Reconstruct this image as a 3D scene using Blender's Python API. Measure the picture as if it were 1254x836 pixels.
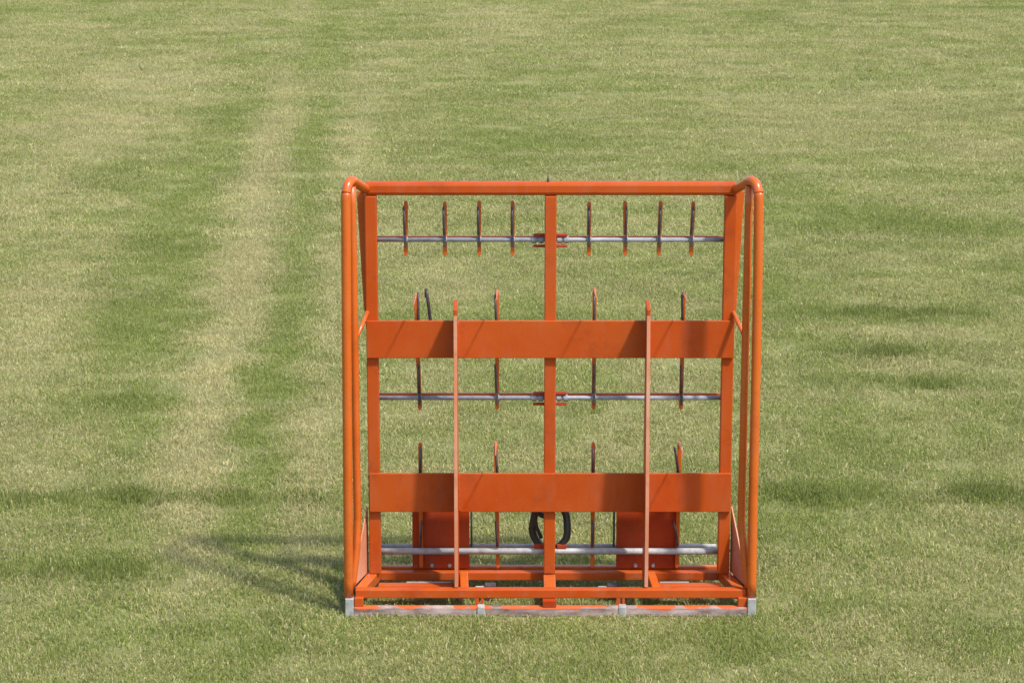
import bpy, bmesh, math, random
import numpy as np
from mathutils import Vector, Matrix
random.seed(4); rng = np.random.default_rng(11)
for o in list(bpy.data.objects): bpy.data.objects.remove(o)
S = bpy.context.scene; C = S.collection
R = math.radians
# ---------------------------------------------------------------- camera
cd = bpy.data.cameras.new('camera'); cam = bpy.data.objects.new('camera', cd); C.objects.link(cam)
cam.location = (-0.19, -11.572, 4.10); cam.rotation_euler = (R(90-13.1), 0, 0)
cd.sensor_width = 36; cd.lens = 86.12; cd.clip_end = 2000
S.camera = cam
# ---------------------------------------------------------------- light
sd = Vector((-0.50, 0.43, -1.0)).normalized()            # direction the light travels
el = math.asin(-sd.z); az = math.atan2(-sd.x, -sd.y)      # azimuth of the sun from +Y towards +X
W = bpy.data.worlds.new('World'); S.world = W; W.use_nodes = True
nt = W.node_tree; bg = nt.nodes['Background']
sky = nt.nodes.new('ShaderNodeTexSky'); sky.sky_type = 'NISHITA'; sky.sun_disc = False
sky.sun_elevation = el; sky.sun_rotation = az; sky.dust_density = 2.0; sky.air_density = 1.0
nt.links.new(sky.outputs[0], bg.inputs[0]); bg.inputs[1].default_value = 0.15
sl = bpy.data.lights.new('sun', 'SUN'); sl.energy = 3.2; sl.angle = R(3.4); sl.color = (1, .95, .87)
so = bpy.data.objects.new('sun', sl); C.objects.link(so); so.rotation_euler = sd.to_track_quat('-Z', 'Y').to_euler(); so.location = (4, -5, 12)
S.view_settings.view_transform = 'Standard'; S.view_settings.look = 'None'
S.view_settings.exposure = 0.60; S.view_settings.gamma = 1
# ---------------------------------------------------------------- materials
def nmat(name):
    m = bpy.data.materials.new(name); m.use_nodes = True
    t = m.node_tree; return m, t, t.nodes['Principled BSDF']
def ramp(t, fac, stops, interp='LINEAR'):
    r = t.nodes.new('ShaderNodeValToRGB'); r.color_ramp.interpolation = interp
    e = r.color_ramp.elements
    while len(e) < len(stops): e.new(.5)
    for i, (p, c) in enumerate(stops): e[i].position = p; e[i].color = (*c, 1) if len(c) == 3 else c
    t.links.new(fac, r.inputs[0]); return r.outputs[0]
def noise(t, scale, detail=4, rough=.6, vec=None, stretch=None):
    n = t.nodes.new('ShaderNodeTexNoise'); n.inputs['Scale'].default_value = scale
    n.inputs['Detail'].default_value = detail; n.inputs['Roughness'].default_value = rough
    g = t.nodes.new('ShaderNodeNewGeometry'); src = g.outputs['Position']
    if stretch:
        mp = t.nodes.new('ShaderNodeMapping'); mp.inputs['Scale'].default_value = stretch
        t.links.new(src, mp.inputs[0]); src = mp.outputs[0]
    t.links.new(src, n.inputs['Vector']); return n.outputs['Fac']
def mix(t, f, a, b, mode='MIX'):
    m = t.nodes.new('ShaderNodeMix'); m.data_type = 'RGBA'; m.blend_type = mode
    for sock, v in ((m.inputs[0], f), (m.inputs[6], a), (m.inputs[7], b)):
        if isinstance(v, (int, float)): sock.default_value = v
        elif isinstance(v, tuple): sock.default_value = (*v, 1)
        else: t.links.new(v, sock)
    return m.outputs[2]
def bump(t, b, h, strength=.2, dist=.002):
    n = t.nodes.new('ShaderNodeBump'); n.inputs['Strength'].default_value = strength; n.inputs['Distance'].default_value = dist
    t.links.new(h, n.inputs['Height']); t.links.new(n.outputs[0], b.inputs['Normal'])
def paint(name, base, fade, chip=.66, rough=.46):
    m, t, b = nmat(name)
    dust = ramp(t, noise(t, 2.3, 6, .65), [(.35, (0,0,0)), (.75, (1,1,1))])
    c = mix(t, dust, base, fade)
    st = ramp(t, noise(t, 14, 5, .7, stretch=(1, 1, .18)), [(.50, (0,0,0)), (.80, (.55,.55,.55))])
    c = mix(t, st, c, tuple(x*.72+.05 for x in fade))
    gr = ramp(t, noise(t, 5.5, 7, .75), [(.54, (0,0,0)), (.72, (.55,.55,.55))])
    c = mix(t, gr, c, tuple(x*.55+.012 for x in base))
    ge = t.nodes.new('ShaderNodeNewGeometry'); sp = t.nodes.new('ShaderNodeSeparateXYZ'); t.links.new(ge.outputs['Position'], sp.inputs[0])
    mr = t.nodes.new('ShaderNodeMath'); mr.operation = 'MULTIPLY_ADD'; mr.inputs[1].default_value = -.55; t.links.new(sp.outputs['Z'], mr.inputs[0]); t.links.new(noise(t, 18, 7, .8), mr.inputs[2])
    mud = ramp(t, mr.outputs[0], [(.50, (0,0,0)), (.62, (.6,.6,.6))])          # dried soil splashed up from the field
    c = mix(t, mud, c, (.27, .17, .095))
    spots = ramp(t, noise(t, 55, 5, .75), [(chip, (0,0,0)), (chip+.02, (1,1,1))])
    c = mix(t, spots, c, (.20, .13, .10))
    t.links.new(c, b.inputs['Base Color'])
    rr = ramp(t, noise(t, 9, 4), [(.3, (rough-.08,)*3), (.7, (rough+.14,)*3)])
    t.links.new(rr, b.inputs['Roughness']); b.inputs['Specular IOR Level'].default_value = .22
    bump(t, b, noise(t, 160, 3), .12, .001)
    return m
M = {}
M['orange'] = paint('orange_paint', (.43, .061, .005), (.48, .092, .013))
M['orange_tube'] = paint('orange_tube_paint', (.54, .098, .009), (.58, .135, .020), rough=.27)
M['orange_tube'].node_tree.nodes['Principled BSDF'].inputs['Specular IOR Level'].default_value = .55
M['orange_lit'] = paint('lit_orange_paint', (.55, .19, .09), (.62, .34, .24), rough=.5)  # the same orange with pale sky sheen and sunlight put into the colour
M['orange_deep'] = paint('red_and_shaded_orange', (.35, .036, .005), (.38, .050, .009))  # dark red fittings; on the mounting plates, orange with shade in the colour
def steel(name, a, b_, metal=.5, rough=.45):
    m, t, b = nmat(name)
    c = mix(t, ramp(t, noise(t, 22, 6, .7), [(.35, (0,0,0)), (.7, (1,1,1))]), a, b_)
    c = mix(t, ramp(t, noise(t, 60, 4, .7), [(.62, (0,0,0)), (.70, (.8,.8,.8))]), c, (.16, .07, .035))
    t.links.new(c, b.inputs['Base Color']); b.inputs['Metallic'].default_value = metal; b.inputs['Roughness'].default_value = rough
    bump(t, b, noise(t, 120, 3), .15, .001)
    return m
M['zinc'] = steel('zinc_steel', (.22, .228, .26), (.35, .358, .39), .1, .55)
M['cap'] = steel('worn_steel', (.30, .30, .30), (.48, .48, .47), .1, .55)
M['dark'] = steel('dark_spring_steel', (.055, .045, .048), (.13, .10, .10), .4, .45)
# low bar: paint scraped down to bare steel in long patches
m, t, b = nmat('scraped_paint_on_steel'); M['scraped'] = m
gz = t.nodes.new('ShaderNodeNewGeometry'); sx_ = t.nodes.new('ShaderNodeSeparateXYZ'); t.links.new(gz.outputs['Position'], sx_.inputs[0])
mz = t.nodes.new('ShaderNodeMath'); mz.operation = 'MULTIPLY_ADD'; mz.inputs[1].default_value = -7.5; t.links.new(sx_.outputs['Z'], mz.inputs[0])
t.links.new(noise(t, 4.5, 4, .55, stretch=(1, .6, .3)), mz.inputs[2])
f = ramp(t, mz.outputs[0], [(.14, (0,0,0)), (.18, (1,1,1))])
st = mix(t, ramp(t, noise(t, 5, 6, .7, stretch=(1, 1, 4)), [(.35, (0,0,0)), (.65, (1,1,1))]), (.14, .08, .075), (.52, .40, .37))
t.links.new(mix(t, f, (.62, .12, .03), st), b.inputs['Base Color'])
b.inputs['Roughness'].default_value = .5; bump(t, b, noise(t, 70, 4), .3, .002)
m, t, b = nmat('black_rubber'); M['rubber'] = m
t.links.new(ramp(t, noise(t, 40, 4), [(.3, (.016,.015,.016)), (.75, (.04,.036,.036))]), b.inputs['Base Color']); b.inputs['Roughness'].default_value = .5
# grass blade: attribute 'r' (per blade) against 'straw' (per tuft) decides green or straw
m, t, b = nmat('grass_blades'); M['blade'] = m
def attr(name, typ='GEOMETRY', out='Fac'):
    a = t.nodes.new('ShaderNodeAttribute'); a.attribute_name = name; a.attribute_type = typ; return a.outputs[out]
sub = t.nodes.new('ShaderNodeMath'); sub.operation = 'SUBTRACT'; t.links.new(attr('straw', 'INSTANCER'), sub.inputs[0]); t.links.new(attr('r'), sub.inputs[1])
mul = t.nodes.new('ShaderNodeMath'); mul.operation = 'MULTIPLY_ADD'; mul.inputs[1].default_value = 5; mul.inputs[2].default_value = .5; mul.use_clamp = True
t.links.new(sub.outputs[0], mul.inputs[0])
green = ramp(t, attr('q'), [(0, (.192,.252,.053)), (.5, (.262,.312,.078)), (1, (.345,.375,.120))])
straw = ramp(t, attr('q'), [(0, (.40,.355,.165)), (.5, (.50,.45,.22)), (1, (.64,.59,.33))])
c = mix(t, mul.outputs[0], green, straw)
sh = t.nodes.new('ShaderNodeVectorMath'); sh.operation = 'SCALE'
t.links.new(c, sh.inputs[0]); t.links.new(attr('tone', 'INSTANCER'), sh.inputs['Scale'])
t.links.new(sh.outputs[0], b.inputs['Base Color'])
b.inputs['Roughness'].default_value = .55; b.inputs['Specular IOR Level'].default_value = .25
tr = t.nodes.new('ShaderNodeBsdfTranslucent'); t.links.new(sh.outputs[0], tr.inputs[0])
ms = t.nodes.new('ShaderNodeMixShader'); ms.inputs[0].default_value = .38
t.links.new(b.outputs[0], ms.inputs[1]); t.links.new(tr.outputs[0], ms.inputs[2]); t.links.new(ms.outputs[0], t.nodes['Material Output'].inputs[0])
# ground under the blades: thatch and soil
m, t, b = nmat('thatch_and_soil'); M['ground'] = m
g1 = ramp(t, noise(t, 90, 6, .8), [(.3, (.07,.08,.03)), (.5, (.21,.215,.085)), (.72, (.50,.44,.22))])
g2 = ramp(t, noise(t, .35, 5, .6), [(.3, (.17,.20,.065)), (.7, (.27,.255,.12))])
t.links.new(mix(t, .3, g1, g2), b.inputs['Base Color']); b.inputs['Roughness'].default_value = .9; b.inputs['Specular IOR Level'].default_value = .1
bump(t, b, noise(t, 60, 6, .8), .8, .01)
# ---------------------------------------------------------------- helpers
def link(name, bm, mat, parent=None, smooth=False):
    me = bpy.data.meshes.new(name); bmesh.ops.recalc_face_normals(bm, faces=bm.faces); bm.to_mesh(me); bm.free()
    me.materials.append(M[mat])
    if smooth: me.polygons.foreach_set('use_smooth', [True]*len(me.polygons))
    o = bpy.data.objects.new(name, me); C.objects.link(o)
    if parent: o.parent = parent
    return o
def box(x0, x1, y0, y1, z0, z1, bev=.003, bm=None):
    bm = bm or bmesh.new(); n = bmesh.new()
    vs = [n.verts.new((x, y, z)) for x in (x0, x1) for y in (y0, y1) for z in (z0, z1)]
    for f in ((0,1,3,2),(4,6,7,5),(0,4,5,1),(2,3,7,6),(0,2,6,4),(1,5,7,3)): n.faces.new([vs[i] for i in f])
    bmesh.ops.recalc_face_normals(n, faces=n.faces)
    if bev: bmesh.ops.bevel(n, geom=n.edges[:], offset=bev, segments=2, affect='EDGES', profile=.5)
    merge(bm, n); return bm
def merge(bm, n):
    me = bpy.data.meshes.new('tmp'); n.to_mesh(me); n.free(); bm.from_mesh(me); bpy.data.meshes.remove(me)
def prism(poly, vec, bev=.0015, bm=None):
    """closed polygon (3-D points) swept along vec"""
    bm = bm or bmesh.new(); n = bmesh.new(); v = Vector(vec)
    a = [n.verts.new(p) for p in poly]; b_ = [n.verts.new(Vector(p)+v) for p in poly]
    n.faces.new(a); n.faces.new(b_[::-1]); k = len(poly)
    for i in range(k): n.faces.new((a[i], a[(i+1) % k], b_[(i+1) % k], b_[i]))
    bmesh.ops.recalc_face_normals(n, faces=n.faces)
    if bev: bmesh.ops.bevel(n, geom=n.edges[:], offset=bev, segments=1, affect='EDGES')
    merge(bm, n); return bm
def beam(p, q, w, z0, z1, bev=.003, bm=None):
    """horizontal box beam from p to q (x, y), width w"""
    d = Vector((q[0]-p[0], q[1]-p[1], 0)).normalized(); s = Vector((-d.y, d.x, 0))*w/2
    P = [Vector((p[0], p[1], z0))-s, Vector((q[0], q[1], z0))-s, Vector((q[0], q[1], z0))+s, Vector((p[0], p[1], z0))+s]
    return prism(P, (0, 0, z1-z0), bev, bm)
def catmull(pts, n=6):
    pts = [Vector(p) for p in pts]; P = [pts[0]*2-pts[1]] + pts + [pts[-1]*2-pts[-2]]; out = []
    for i in range(1, len(P)-2):
        for k in range(n):
            u = k/n; a, b_, c, d = P[i-1:i+3]
            out.append(.5*((2*b_)+(c-a)*u+(2*a-5*b_+4*c-d)*u*u+(3*b_-a-3*c+d)*u**3))
    return out+[pts[-1]]
def tube(pts, r, seg=14, bm=None, smooth=True, n=6):
    bm = bm or bmesh.new()
    if smooth: path = catmull(pts, n)
    else: path = [Vector(p) for p in pts]
    N = len(path); rs = r if callable(r) else (lambda u: r); up = None; rings = []
    for i, p in enumerate(path):
        tdir = (path[min(i+1, N-1)]-path[max(i-1, 0)]).normalized()
        if up is None: up = tdir.orthogonal().normalized()
        up = (up-tdir*up.dot(tdir)).normalized(); sd_ = tdir.cross(up)
        rr = rs(i/(N-1)); rings.append([bm.verts.new(p+(up*math.cos(a)+sd_*math.sin(a))*rr) for a in [2*math.pi*k/seg for k in range(seg)]])
    for A, B in zip(rings, rings[1:]):
        for k in range(seg): bm.faces.new((A[k], A[(k+1) % seg], B[(k+1) % seg], B[k]))
    bm.faces.new(rings[0][::-1]); bm.faces.new(rings[-1]); return bm
# ---------------------------------------------------------------- ground and grass
PATCH = [(-2.6,2.02,1.6,0.09,-0.35,-0.14,0.2),(2.2,2.06,1.8,0.1,-0.35,-0.12,0.2),(-2.2,0.66,1.1,0.07,-0.4,-0.12,0.2),(-1.2,1.98,0.7,0.07,-0.4,-0.16,0.2),(-2.95,17.79,0.34,3.19,0.5,0,0),(-2.673,13.01,0.31,2.52,0.6,0,0),(-2.451,9.56,0.3,2.26,0.8,0,0),(-2.338,6.9,0.26,1.75,0.7,0,0),(-2.238,4.81,0.23,1.39,0.7,0,0),(-2.129,2.95,0.23,1.11,0.55,0,0),(-2.009,1.44,0.23,0.83,0.35,0,0),(-2.208,20.99,0.27,4.33,0.35,0,0),(-1.936,15.21,0.21,2.97,0.35,0,0),(-1.722,8.87,0.1,2.47,0.25,0,0),(-1.564,5.54,0.11,1.51,0.55,0,0),(-1.447,3.51,0.11,0.99,0.6,0,0),(-1.41,2.22,0.11,0.67,0.5,0,0),(-5.274,22.55,0.91,1.71,0.45,0,0),(-5.805,21.61,0.67,1.26,0.4,0,0),(-5.086,19.17,0.82,2.32,0.4,0,0),(-4.998,15.18,0.45,2.66,0.4,0,0),(-4.921,11.58,0.39,2.24,0.35,0,0),(-4.056,7.48,0.39,1.54,0.35,0,0),(-3.621,5.51,0.35,1.0,0.3,0,0),(-3.031,2.92,0.35,0.64,0.3,0,0),(-3.061,26.44,0.5,8.19,-0.2,0,0),(-2.404,15.99,0.2,4.39,-0.5,-0.05,0),(-2.091,9.95,0.15,2.34,-0.6,-0.08,0),(-1.904,6.61,0.15,1.69,-0.6,-0.08,0),(-1.779,4.59,0.17,1.35,-0.6,-0.05,0),(-1.728,2.93,0.15,0.92,-0.5,0,0),(-1.686,1.58,0.18,0.61,-0.4,0,0),(-4.415,13.68,0.51,0.95,-0.6,-0.1,0.1),(-3.403,12.52,0.32,2.42,-0.4,0,0),(-3.343,8.83,0.41,2.11,-0.5,-0.05,0),(-2.978,6.31,0.37,1.37,-0.45,-0.05,0),(-2.784,4.22,0.43,0.13,-0.5,-0.15,0.2),(-2.461,3.49,0.26,0.59,-0.4,0,0),(-2.349,2.02,0.31,0.11,-0.7,-0.3,0.35),(-1.78,2.01,0.33,0.1,-0.6,-0.22,0.25),(-3.085,1.98,0.08,0.16,-0.6,-0.25,0.3),(-1.353,1.98,0.14,0.08,-0.4,-0.2,0.2),(-2.539,0.7,0.56,0.16,-0.7,-0.15,0.3),(-2.281,0.99,0.18,0.56,-0.5,-0.05,0),(-1.634,-0.41,0.28,0.34,-0.5,0,0.1),(-2.184,-0.41,0.24,0.28,-0.3,0,0.1),(-2.619,0.44,0.25,0.26,0.3,0,0),(-1.809,0.71,0.17,0.41,0.3,0,0),(-2.274,-0.79,0.3,0.15,0.3,0,0),(2.694,25.7,1.49,2.82,0.25,0,0),(3.95,17.75,0.98,2.83,0.3,0,0),(2.545,18.48,0.6,2.97,0.2,0,0),(-0.282,28.16,0.92,3.83,0.25,0,0),(-0.849,30.71,0.84,1.73,0.3,0,0),(5.052,15.71,0.46,1.85,0.25,0,0),(-7.886,29.37,1.09,2.71,0.1,0,0),(-0.264,20.14,0.63,4.11,-0.15,0,0),(-0.437,15.68,0.73,1.23,-0.35,0,0),(-0.781,8.41,0.31,1.01,0.5,0,0),(-1.22,10.66,0.23,1.24,0.35,0,0),(-0.79,4.77,0.22,0.69,0.45,0,0),(0.949,4.8,0.22,1.16,0.55,0,0),(0.493,3.29,0.15,0.58,0.4,0,0),(1.104,7.12,0.19,0.6,0.3,0,0),(-0.106,7.44,0.16,0.92,-0.5,0,0),(-0.325,2.91,0.15,0.46,-0.3,0,0),(2.454,11.96,0.48,1.16,-0.4,0,0),(3.308,11.27,0.46,0.66,-0.5,-0.1,0.1),(4.041,10.63,0.38,0.41,-0.5,-0.1,0.1),(2.613,10.62,0.23,0.33,-0.5,-0.1,0.1),(1.966,7.53,0.23,2.17,-0.3,0,0),(2.772,6.97,0.6,0.18,-0.8,-0.38,0.5),(3.305,6.94,0.25,0.15,-0.4,-0.2,0.2),(2.462,5.71,0.35,0.18,-0.8,-0.32,0.4),(2.834,5.63,0.18,0.1,-0.5,-0.2,0.2),(1.979,4.69,0.16,0.14,-0.7,-0.3,0.3),(2.545,4.74,0.28,0.18,-0.8,-0.32,0.4),(1.956,3.49,0.21,0.49,-0.6,-0.03,0),(2.756,6.26,0.43,0.19,0.5,0.05,0),(2.595,5.23,0.35,0.17,0.5,0.05,0),(2.524,4.1,0.43,0.43,0.2,0,0),(1.58,2.09,0.26,0.16,-0.7,-0.25,0.35),(1.962,2.11,0.14,0.08,-0.4,-0.2,0.2),(2.597,2.07,0.21,0.15,-0.7,-0.22,0.35),(2.293,1.96,0.09,0.29,0.8,0.08,0),(2.614,1.57,0.14,0.18,0.5,0,0),(1.562,-0.06,0.2,0.24,0.3,0,0),(1.39,0.18,0.33,0.15,-0.4,-0.05,0.1),(0.957,-0.46,0.18,0.25,-0.6,-0.05,0.15),(1.25,-0.63,0.08,0.16,-0.5,-0.05,0.1),(2.143,-0.41,0.16,0.23,-0.4,-0.05,0.1),(1.559,-0.63,0.23,0.15,0.5,0,0),(1.461,1.9,0.28,0.8,-0.2,0,0),(1.971,0.99,0.31,0.49,0.15,0,0),(0.094,-0.52,0.31,0.22,-0.2,0,0),(-0.68,-0.63,0.23,0.16,0.2,0,0)]
def hash2(ix, iy, s):
    h = (ix.astype(np.int64)*374761393 + iy.astype(np.int64)*668265263 + s*1442695041) & 0xffffffff
    h = ((h ^ (h >> 13))*1274126177) & 0xffffffff; return ((h ^ (h >> 16)) & 0xffff)/65535.
def vnoise(x, y, s=0):
    ix = np.floor(x); iy = np.floor(y); u = x-ix; v = y-iy; u = u*u*(3-2*u); v = v*v*(3-2*v)
    return (hash2(ix,iy,s)*(1-u)+hash2(ix+1,iy,s)*u)*(1-v)+(hash2(ix,iy+1,s)*(1-u)+hash2(ix+1,iy+1,s)*u)*v
def fbm(x, y, o=4, s=0):
    a = .5; r = 0; n = 0
    for k in range(o): r = r+a*vnoise(x*2**k+k*17.3, y*2**k-k*9.1, s+k); n += a; a *= .55
    return r/n
def field(x, y):
    """straw share, tone and extra blade length of the turf at a point"""
    straw = .42+(fbm(x*.55, y*.38, 4, 3)-.5)*.38+(fbm(x*1.0, y*4.5, 4, 9)-.5)*(.55+.035*np.clip(y, 0, 30))+(fbm(x*11, y*11, 2, 21)-.5)*.5
    tone = 1.05+(fbm(x*1.1, y*1.7, 4, 31)-.5)*.18+(fbm(x*7, y*7, 2, 33)-.5)*.25
    ln = 1.05+(fbm(x*1.6, y*1.9, 3, 41)-.5)*.3+(fbm(x*6, y*6, 2, 43)-.5)*.5
    wx = x+(fbm(x*1.8, y*1.8, 3, 51)-.5)*.45; wy = y+(fbm(x*1.8+40, y*1.8, 3, 52)-.5)*.45
    for px, py, sx, sy, ds, dt, dh in PATCH:
        k = 1. if sy > .35 else (.25 if sx/sy < 30 else .12)
        d2 = ((x+(wx-x)*k-px)/sx)**2+((y+(wy-y)*k-py)/sy)**2
        w = np.exp(-(d2*.8)**1.4)
        straw += ds*.68*w; tone += dt*.62*w; ln += dh*2.2*w
    for x0, y0, x1, y1, wd, ds in ((-3.258, 21.6, -1.959, .7, .26, .20), (-2.80, 21.6, -1.672, 1.9, .20, -.24), (-2.405, 25.6, -1.383, 1.9, .17, .18),
                                   (-3.72, 20.7, -2.555, 1.6, .32, -.16), (-4.705, 22.5, -3.66, 4.5, .38, .12)):   # passes of the mower
        mx = x0+(x1-x0)*(y-y0)/(y1-y0)+(fbm(y*.5, y*0+x0, 2, 61)-.5)*.12+(fbm(x*5, y*5, 2, 63)-.5)*.12
        straw = straw+ds*np.exp(-((x-mx)/wd)**4)*np.clip(1.2-np.abs(y-12)/22, .35, 1)
    trampled = np.exp(-((y-.0)/.16)**4)*(np.abs(x) < 1.15)           # turf pressed down along the skid bar
    ln = np.maximum(ln, .85)*(1-.3*trampled)
    return np.clip(straw, .02, .95), np.clip(tone, .45, 1.4), np.clip(ln, .75, 2.3)
gm = bmesh.new()
xs = [-600, -60, -20, -8, 0, 8, 20, 60, 600]; ys = [-300, -60, -12, 0, 12, 30, 60, 200, 900]
gv = [[gm.verts.new((x, y, 0)) for x in xs] for y in ys]
for j in range(len(ys)-1):
    for i in range(len(xs)-1): gm.faces.new((gv[j][i], gv[j][i+1], gv[j+1][i+1], gv[j+1][i]))
ground = link('ground', gm, 'ground'); ground['kind'] = 'structure'
ground['label'] = 'mown field of short grass with pale straw stripes'
# tuft variants kept outside the scene and scattered by geometry nodes
tufts = bpy.data.collections.new('tuft_variants')
def tuft(i, nb, rad, hmin, hmax, wid):
    r_ = rng
    a = r_.uniform(0, 2*np.pi, nb); d = rad*np.sqrt(r_.uniform(0, 1, nb)); bx_ = d*np.cos(a); by_ = d*np.sin(a)
    h = r_.uniform(hmin, hmax, nb); lean = r_.uniform(.45, 1.6, nb); la = r_.uniform(0, 2*np.pi, nb)
    fl = r_.uniform(0, 1, nb) < .40; lean = np.where(fl, lean+1.0, lean)                # clippings and blades lying over
    w = wid*r_.uniform(.6, 1.3, nb)*np.where(r_.uniform(0, 1, nb) < .08, 1.9, 1); h = h*np.where(r_.uniform(0, 1, nb) < .04, 1.6, 1); fa = r_.uniform(0, np.pi, nb)
    V = np.zeros((nb, 5, 3)); ux = np.cos(fa)*w/2; uy = np.sin(fa)*w/2
    for k, (fh, ww) in enumerate(((0, 1), (.55, .85))):
        L = h*fh; off = np.sin(lean*fh*.8)*L; z = np.cos(lean*fh*.8)*L
        for s in (0, 1):
            sg = -1 if s == 0 else 1
            V[:, k*2+s] = np.stack([bx_+off*np.cos(la)+sg*ux*ww, by_+off*np.sin(la)+sg*uy*ww, z-.004*(k == 0)], 1)
    L = h; V[:, 4] = np.stack([bx_+np.sin(np.minimum(lean, 1.9))*L*.8*np.cos(la), by_+np.sin(np.minimum(lean, 1.9))*L*.8*np.sin(la), np.maximum(np.cos(np.minimum(lean, 1.5))*L*.9, .004)], 1)
    base = np.arange(nb)[:, None]*5
    faces = [];
    for b0 in range(nb):
        q = b0*5; faces.append((q, q+1, q+3, q+2)); faces.append((q+2, q+3, q+4))
    me = bpy.data.meshes.new('grass_tuft'); me.from_pydata(V.reshape(-1, 3).tolist(), [], faces)
    for nm in ('r', 'q'):
        at = me.attributes.new(nm, 'FLOAT', 'FACE'); at.data.foreach_set('value', np.repeat(r_.uniform(0, 1, nb), 2).astype('f'))
    me.materials.append(M['blade']); o = bpy.data.objects.new('grass_tuft_%02d' % i, me); tufts.objects.link(o)
NV = 10
for i in range(NV): tuft(i, 150, .15, .016, .046, .0036)
def scatter():
    X = []; Y = []; K = []
    for y0, y1, dens, sc in ((-5, 3, 120, 1.0), (3, 10, 90, 1.05), (10, 20, 55, 1.3), (20, 48, 30, 1.6)):
        hw0 = 5.0+max(0, y0+11.6)*.27
        hw = 4.0+(y1+11.6)*.26
        n = int((y1-y0)*2*hw*dens); X.append(rng.uniform(-hw, hw, n)); Y.append(rng.uniform(y0, y1, n)); K.append(np.full(n, sc))
    return np.concatenate(X), np.concatenate(Y), np.concatenate(K)
X, Y, K = scatter(); N = len(X); st_, to_, ln_ = field(X, Y)
print('tufts', N)
me = bpy.data.meshes.new('grass'); me.vertices.add(N)
me.vertices.foreach_set('co', np.stack([X, Y, np.zeros(N)], 1).astype('f').ravel())
def put(nm, typ, arr, key='value'):
    a = me.attributes.new(nm, typ, 'POINT'); a.data.foreach_set(key, arr.ravel())
put('straw', 'FLOAT', st_.astype('f')); put('tone', 'FLOAT', (to_*rng.uniform(.88, 1.12, N)).astype('f'))
put('variant', 'INT', rng.integers(0, NV, N).astype('i'))
put('rot', 'FLOAT_VECTOR', np.stack([rng.normal(0, .06, N), rng.normal(0, .06, N), rng.uniform(0, 6.283, N)], 1).astype('f'), 'vector')
put('scl', 'FLOAT_VECTOR', np.stack([K, K, K**.5*ln_*rng.uniform(.8, 1.2, N)], 1).astype('f'), 'vector')
me.materials.append(M['blade'])
grass = bpy.data.objects.new('grass', me); C.objects.link(grass)
grass['kind'] = 'stuff'; grass['label'] = 'short mown grass, green and straw coloured, covering the whole field'; grass['category'] = 'grass'
ng = bpy.data.node_groups.new('scatter_grass', 'GeometryNodeTree')
ng.interface.new_socket('Geometry', in_out='INPUT', socket_type='NodeSocketGeometry'); ng.interface.new_socket('Geometry', in_out='OUTPUT', socket_type='NodeSocketGeometry')
gi = ng.nodes.new('NodeGroupInput'); go = ng.nodes.new('NodeGroupOutput')
ci = ng.nodes.new('GeometryNodeCollectionInfo'); ci.inputs['Collection'].default_value = tufts; ci.inputs['Separate Children'].default_value = True; ci.inputs['Reset Children'].default_value = True
ip = ng.nodes.new('GeometryNodeInstanceOnPoints'); ip.inputs['Pick Instance'].default_value = True
def na(nm, typ):
    n = ng.nodes.new('GeometryNodeInputNamedAttribute'); n.data_type = typ; n.inputs['Name'].default_value = nm; return n.outputs['Attribute']
er = ng.nodes.new('FunctionNodeEulerToRotation')
L = ng.links.new
L(gi.outputs[0], ip.inputs['Points']); L(ci.outputs[0], ip.inputs['Instance']); L(na('variant', 'INT'), ip.inputs['Instance Index'])
L(na('rot', 'FLOAT_VECTOR'), er.inputs[0]); L(er.outputs[0], ip.inputs['Rotation']); L(na('scl', 'FLOAT_VECTOR'), ip.inputs['Scale']); L(ip.outputs[0], go.inputs[0])
md = grass.modifiers.new('scatter', 'NODES'); md.node_group = ng
# ---------------------------------------------------------------- the grab
T = bpy.data.objects.new('bale_grab', None); C.objects.link(T); T.location = (0, .18, 0); T.empty_display_size = .3
T['label'] = 'orange steel bale grab frame with hooks and grey cross pipes standing on the mown grass'; T['category'] = 'farm implement'
bpy.context.view_layer.update()
parts = []
def part(name, bm, mat, parent=None, smooth=False):
    o = link(name, bm, mat, None, smooth); o.parent = parent or T
    o.matrix_parent_inverse = Matrix.Translation((0, -.18, 0)) if parent is None else Matrix.Identity(4)
    return o
# low skid bar, caps and clips
part('skid_bar', box(-.9775, .9815, .0, .040, .0, .049, .004), 'scraped')
for s, x in ((-1, -1.020), (1, .982)):
    part('end_cap', box(x, x+.042, -.004, .058, .0, .096, .004), 'cap')
    part('corner_block', box(*((-.975, -.930) if s < 0 else (.935, .979)), .012, .05, .0492, .0945, .004), 'orange')
for x in (-.345, .36):
    part('clip', box(x-.018, x+.018, -.006, .046, .0, .0545, .003), 'cap')
    part('clip_stud', box(x-.030, x-.010, .036, .040, .0400, .0855, .002, box(x+.000, x+.012, .036, .040, .0400, .0855, .001)), 'orange')
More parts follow.
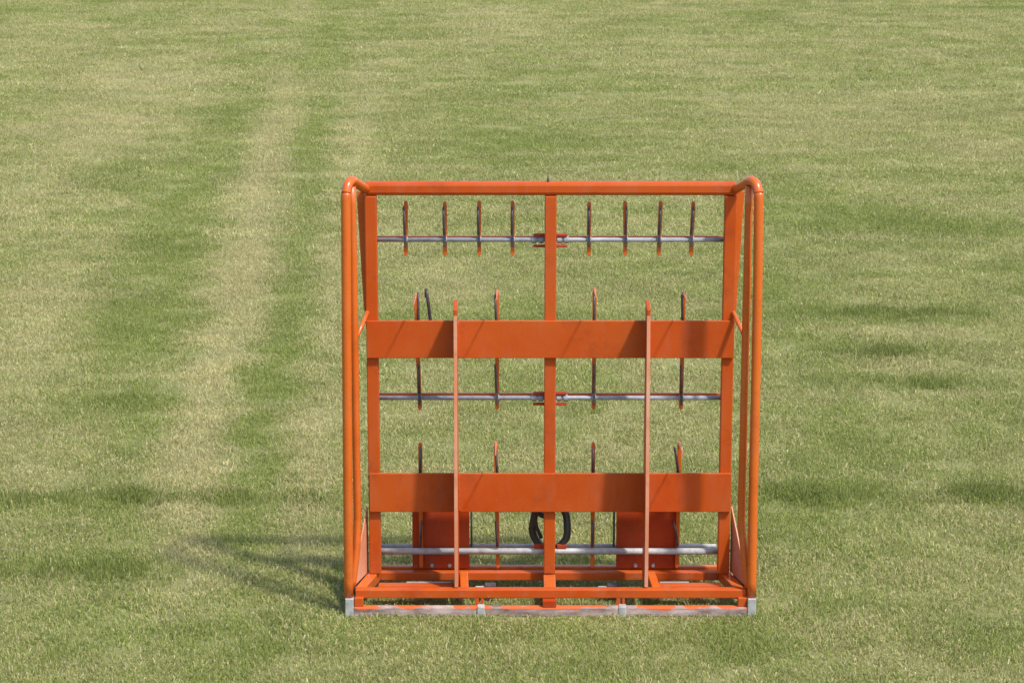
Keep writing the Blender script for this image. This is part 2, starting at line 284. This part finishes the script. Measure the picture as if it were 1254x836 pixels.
# front beam and base
part('front_beam', box(-.972, .978, .035, .0835, .085, .130, .005), 'orange')
part('centre_foot', box(-.038, .030, .0, .040, .0492, .0845, .003), 'orange_deep')
part('rear_beam', box(-.925, .930, .362, .406, .068, .111, .004), 'orange')
part('back_rail', box(-.91, .915, .446, .480, .075, .116, .004), 'orange_tube')
for x0, x1 in ((-.862, -.487), (.545, .862)):
    p = part('floor_tube', box(x0, x1, .13, .185, .068, .118, .004), 'orange')
    o = link('edge_wear_strip', box(x0+(.14 if x0 < 0 else .01), x1-(.01 if x0 < 0 else .16), .186, .194, .100, .120, .001), 'cap'); o.parent = p
for s in (-1, 1):
    part('side_rail', beam((s*.892, .36), (s*.952, .0855), .050, .066, .1215), 'orange_tube')
    part('side_flat', beam((s*.945, .36), (s*.998, .062), .010, .070, .140, .001), 'dark')
part('centre_runner', box(-.030, .030, .0855, .299, .066, .122, .004), 'orange_tube')
for x, sl_ in ((-.437, .012), (.519, .02)):
    part('runner', beam((x, .36), (x+sl_*.8, .0855), .042, .066, .119), 'orange_tube')
for x in (-.300, .320):
    part('lug', box(x-.028, x+.028, .19, .24, .03, .10, .004), 'dark')
    part('lug_plate', box(x-.075, x-.030, .20, .23, .045, .085, .002), 'cap')
# upright frame
for s in (-1, 1):
    part('side_post', box(*sorted((s*.856, s*.915)), .302, .358, .1225, 2.068, .005), 'orange')
    part('edge_strip', prism([(s*.917, .372, 2.08), (s*.958, .372, 2.08), (s*.930, .372, 1.50), (s*.917, .372, 1.36)], (0, .010, 0), .001), 'orange_tube')
    part('tie_strut', tube([(s*.900, .345, 1.50), (s*.949, .115, 1.405)], .011, 10, smooth=False), 'orange_tube', smooth=True)
    part('side_gusset', prism([(s*.922, .345, .470), (s*.922, .345, .123), (s*.987, .080, .123), (s*.983, .095, .150)], (s*.006, .001, 0), .001), 'orange_lit')  # pale sunlit look of the gusset is put into its colour
    BX = .955 if s > 0 else .963; HX = .006 if s > 0 else 0
    part('hoop_tube', tube([(s*1.003, .028, .0965), (s*1.000, .028, .6), (s*.993+HX, .028, 1.5), (s*.988+HX, .029, 2.06), (s*.986+HX, .036, 2.125), (s*.976+HX, .062, 2.168), (s*.960, .110, 2.176), (s*.938, .190, 2.146), (s*.908, .312, 2.102)], .0236, 18), 'orange_tube', smooth=True)
    part('brace_tube', tube([(s*BX, .110, 2.150), (s*BX-s*.002, .100, 1.6), (s*BX-s*.004, .095, .62), (s*BX-s*.003, .094, .46), (s*.965, .075, .33), (s*.988, .050, .14)], .0195, 16), 'orange_tube', smooth=True)
part('top_rail', box(-.917, .919, .300, .372, 2.0705, 2.135, .016), 'orange')
part('centre_post', box(-.029, .029, .302, .350, .1225, 2.068, .005), 'orange')
part('top_pin', tube([(-.012, .33, 2.13), (-.014, .325, 2.165)], lambda u: .008*(1-u*.8), 8, smooth=False), 'dark')
part('cross_board', box(-.913, .914, .281, .2995, 1.256, 1.446, .003), 'orange')
part('cross_board', box(-.909, .915, .281, .2995, .458, .660, .003), 'orange')
# fin plates standing out from the boards
for x in (-.468, .480):
    w = .0095
    bm = prism([(x-w, .2795, .120), (x-w, .2795, 1.545), (x-w, .262, 1.556), (x-w, .152, 1.532), (x-w, .150, 1.500), (x-w, .066, .55), (x-w, .062, .1315), (x-w, .100, .120)], (w*2, 0, 0), .003)
    p = part('fin_plate', bm, 'orange')
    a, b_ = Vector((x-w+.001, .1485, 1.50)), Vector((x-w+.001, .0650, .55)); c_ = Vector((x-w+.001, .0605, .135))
    o = link('lit_edge', prism([a, b_, c_, c_+Vector((0, .006, 0)), b_+Vector((0, .006, 0)), a+Vector((0, .006, 0))], (w*2-.002, 0, 0), .0005), 'orange_lit'); o.parent = p  # strip painting the sky's pale reflection along the fin's front edge
    for z0, z1 in ((1.262, 1.440), (.464, .654)):
        for q in (-1, 1):
            n_ = 16; wp = [(x+q*(w+.002), .2795, z0+(z1-z0)*i_/n_) for i_ in range(n_+1)]
            o = link('weld_bead', tube([(a_+.0012*math.sin(i_*2.3), b2, c2) for i_, (a_, b2, c2) in enumerate(wp)], .0042, 6, n=2), 'orange', None, True); o.parent = p
# mounting plates behind the boards, with bolts
for x0, x1, z0 in ((-.700, -.408, .112), (.344, .668, .112)):
    p = part('mounting_plate', box(x0, x1, .414, .430, .114, .56, .003), 'orange_deep')  # same orange paint, its shade behind the board put into the colour
    for bx_ in (x0+.10, x0+.19):
        o = link('bolt', tube([(bx_, .4155, .135), (bx_, .402, .135)], .010, 6, smooth=False), 'cap'); o.parent = p
for x in (-.398, .333): part('latch_plate', box(x-.005, x+.005, .44, .47, .22, .46, .002), 'dark')
# cross pipes, backing bars
for z, r_, dz in ((1.838, .0115, .026), (1.030, .0115, .024), (.222, .0165, None)):
    part('cross_pipe', tube([(-.885, .372, z), (.885, .372, z)], r_, 16, smooth=False), 'zinc' if dz else 'cap', smooth=True)
    if dz: part('backing_bar', box(-.900, .900, .4135, .428, z-.014, z+(.0095 if z > 1.5 else .0125), .001), 'orange_tube')
    else: part('back_pipe', tube([(-.86, .462, .222), (.86, .462, .222)], .010, 12, smooth=False), 'cap', smooth=True)
part('pipe_end', tube([(.917, .372, .232), (.968, .372, .232)], .013, 12, smooth=False), 'zinc', smooth=True)
for z in (1.838, 1.030):
    for dz in (.026, -.030):
        h = .013 if dz > 0 else .011
        part('hinge_bracket', box(-.084, .084, .352, .376, z+dz-h/2, z+dz+h/2, .003), 'orange_deep')
    for x in (-.080, -.045, .045, .080):
        part('collar', tube([(x-.011, .372, z), (x+.011, .372, z)], .0185, 16, smooth=False), 'zinc')
# tines
def hook(x, z0, z1, par, dx=0, y=.352):
    L_ = z1-z0
    pts = [(x, y+.010, z0), (x+dx*.2, y-.006, z0+L_*.35), (x+dx*.6, y-.010, z0+L_*.72), (x+dx*.9, y+.004, z1-.012), (x+dx, y+.022, z1-.004)]
    o = link('hook', tube(pts, lambda u: .0080-.0030*u, 10), 'dark', None, True); o.parent = par; return o
def tine(x, zt, zb, hooks, pipe, w=.0100, lean=0, prong=0, dx=0):
    y0, y1 = .388, .412
    poly = [(x-w, y0, zb), (x-w+lean, y0, zt-.015), (x-w*.6+lean, y0, zt), (x+w*.6+lean, y0, zt), (x+w+lean, y0, zt-.015), (x+w, y0, zb), (x, y0, zb-.012)]
    p = part('tine', prism(poly, (0, y1-y0, 0), .0015), 'orange_tube')
    for z0, z1 in hooks: hook(x-.002, z0, z1, p, dx)
    if prong:
        o = link('prong', tube([(x+lean, .40, zt-.010), (x+lean, .34, zt-.006), (x+lean, .27, zt-.002), (x+lean, .135, zt+.004)], lambda u: .0085-.006*u, 8), 'orange_tube', None, True); o.parent = p
    if pipe:
        o = link('clamp', tube([(x-.011, .372, pipe), (x+.011, .372, pipe)], .0175, 14, smooth=False), 'zinc'); o.parent = p
        o = link('clamp_bolt', box(x-.006, x+.006, .349, .362, pipe-.034, pipe+.028, .002), 'dark'); o.parent = p
    return p
for i, x in enumerate((-.718, -.523, -.353, -.187, .192, .374, .540, .700)):
    side = (-.006, -.004, -.004, -.001, .0, .003, .005, .008)[i]
    tine(x, 2.030-(.004 if i % 3 == 1 else 0), 1.762, [(1.866, 2.006)], 1.838, dx=side, lean=(.002, 0, 0, 0, 0, -.004, .006, .008)[i])
for i, (x, zt, dx, ln) in enumerate(((-.655, 1.555, .045, -.015), (-.265, 1.578, -.008, 0), (.222, 1.588, .0, 0), (.662, 1.570, -.004, .006))):
    tine(x, zt, .972, [(1.37, 1.572 if i == 0 else 1.56), (1.055, 1.205)], 1.030, dx=dx if i else .0, lean=ln, prong=1)
o = link('hook', tube([(-.590, .36, 1.37), (-.600, .350, 1.46), (-.608, .345, 1.53), (-.613, .352, 1.572), (-.617, .372, 1.585), (-.620, .395, 1.572), (-.621, .405, 1.54)], lambda u: .0090-.002*u, 10), 'dark', None, True); o.parent = [c for c in T.children if c.name.startswith('tine')][8]
for i, (x, zt, dx, ln) in enumerate(((-.655, .790, .008, 0), (-.262, .792, -.010, -.010), (.222, .792, .0, 0), (.655, .792, -.022, .004))):
    tine(x, zt, .135, [(.60, .772), (.25, .385)], 0, dx=dx, lean=ln, prong=1 if i in (1, 3) else 0)
# hose loop behind the centre post
pts = []
for k in range(17):
    a = R(24+k*312/16)
    pts.append((.004-.090*math.sin(a), .385+.010*math.sin(k*.8), .352-.128*math.cos(a)))
pts = [(p[0]+.003*math.sin(i_*1.9), p[1], p[2]+.003*math.cos(i_*2.6)) for i_, p in enumerate(pts)]
h = part('hydraulic_hose', tube(pts, .019, 12), 'rubber', smooth=True)
o = link('hose_strand', tube([(-.078, .365, .47), (-.060, .362, .43), (-.030, .360, .41), (-.018, .365, .44), (-.034, .372, .475), (-.070, .372, .44), (-.066, .375, .36), (-.040, .378, .29)], .0095, 10), 'rubber', None, True); o.parent = h
pts2 = [(-.020, .392, .46), (-.045, .38, .425), (-.020, .372, .405), (-.006, .375, .38)]
o = link('hose_fitting', tube(pts2, .013, 10), 'zinc', None, True); o.parent = h
for x in (-.050, .066):
    o = link('hose_fitting', box(x-.028, x+.022, .36, .40, .238, .262, .004), 'orange_deep'); o.parent = h
# sub-parts were built in world space under parts that sit in world space too: nothing else to move
S.cycles.max_bounces = 6
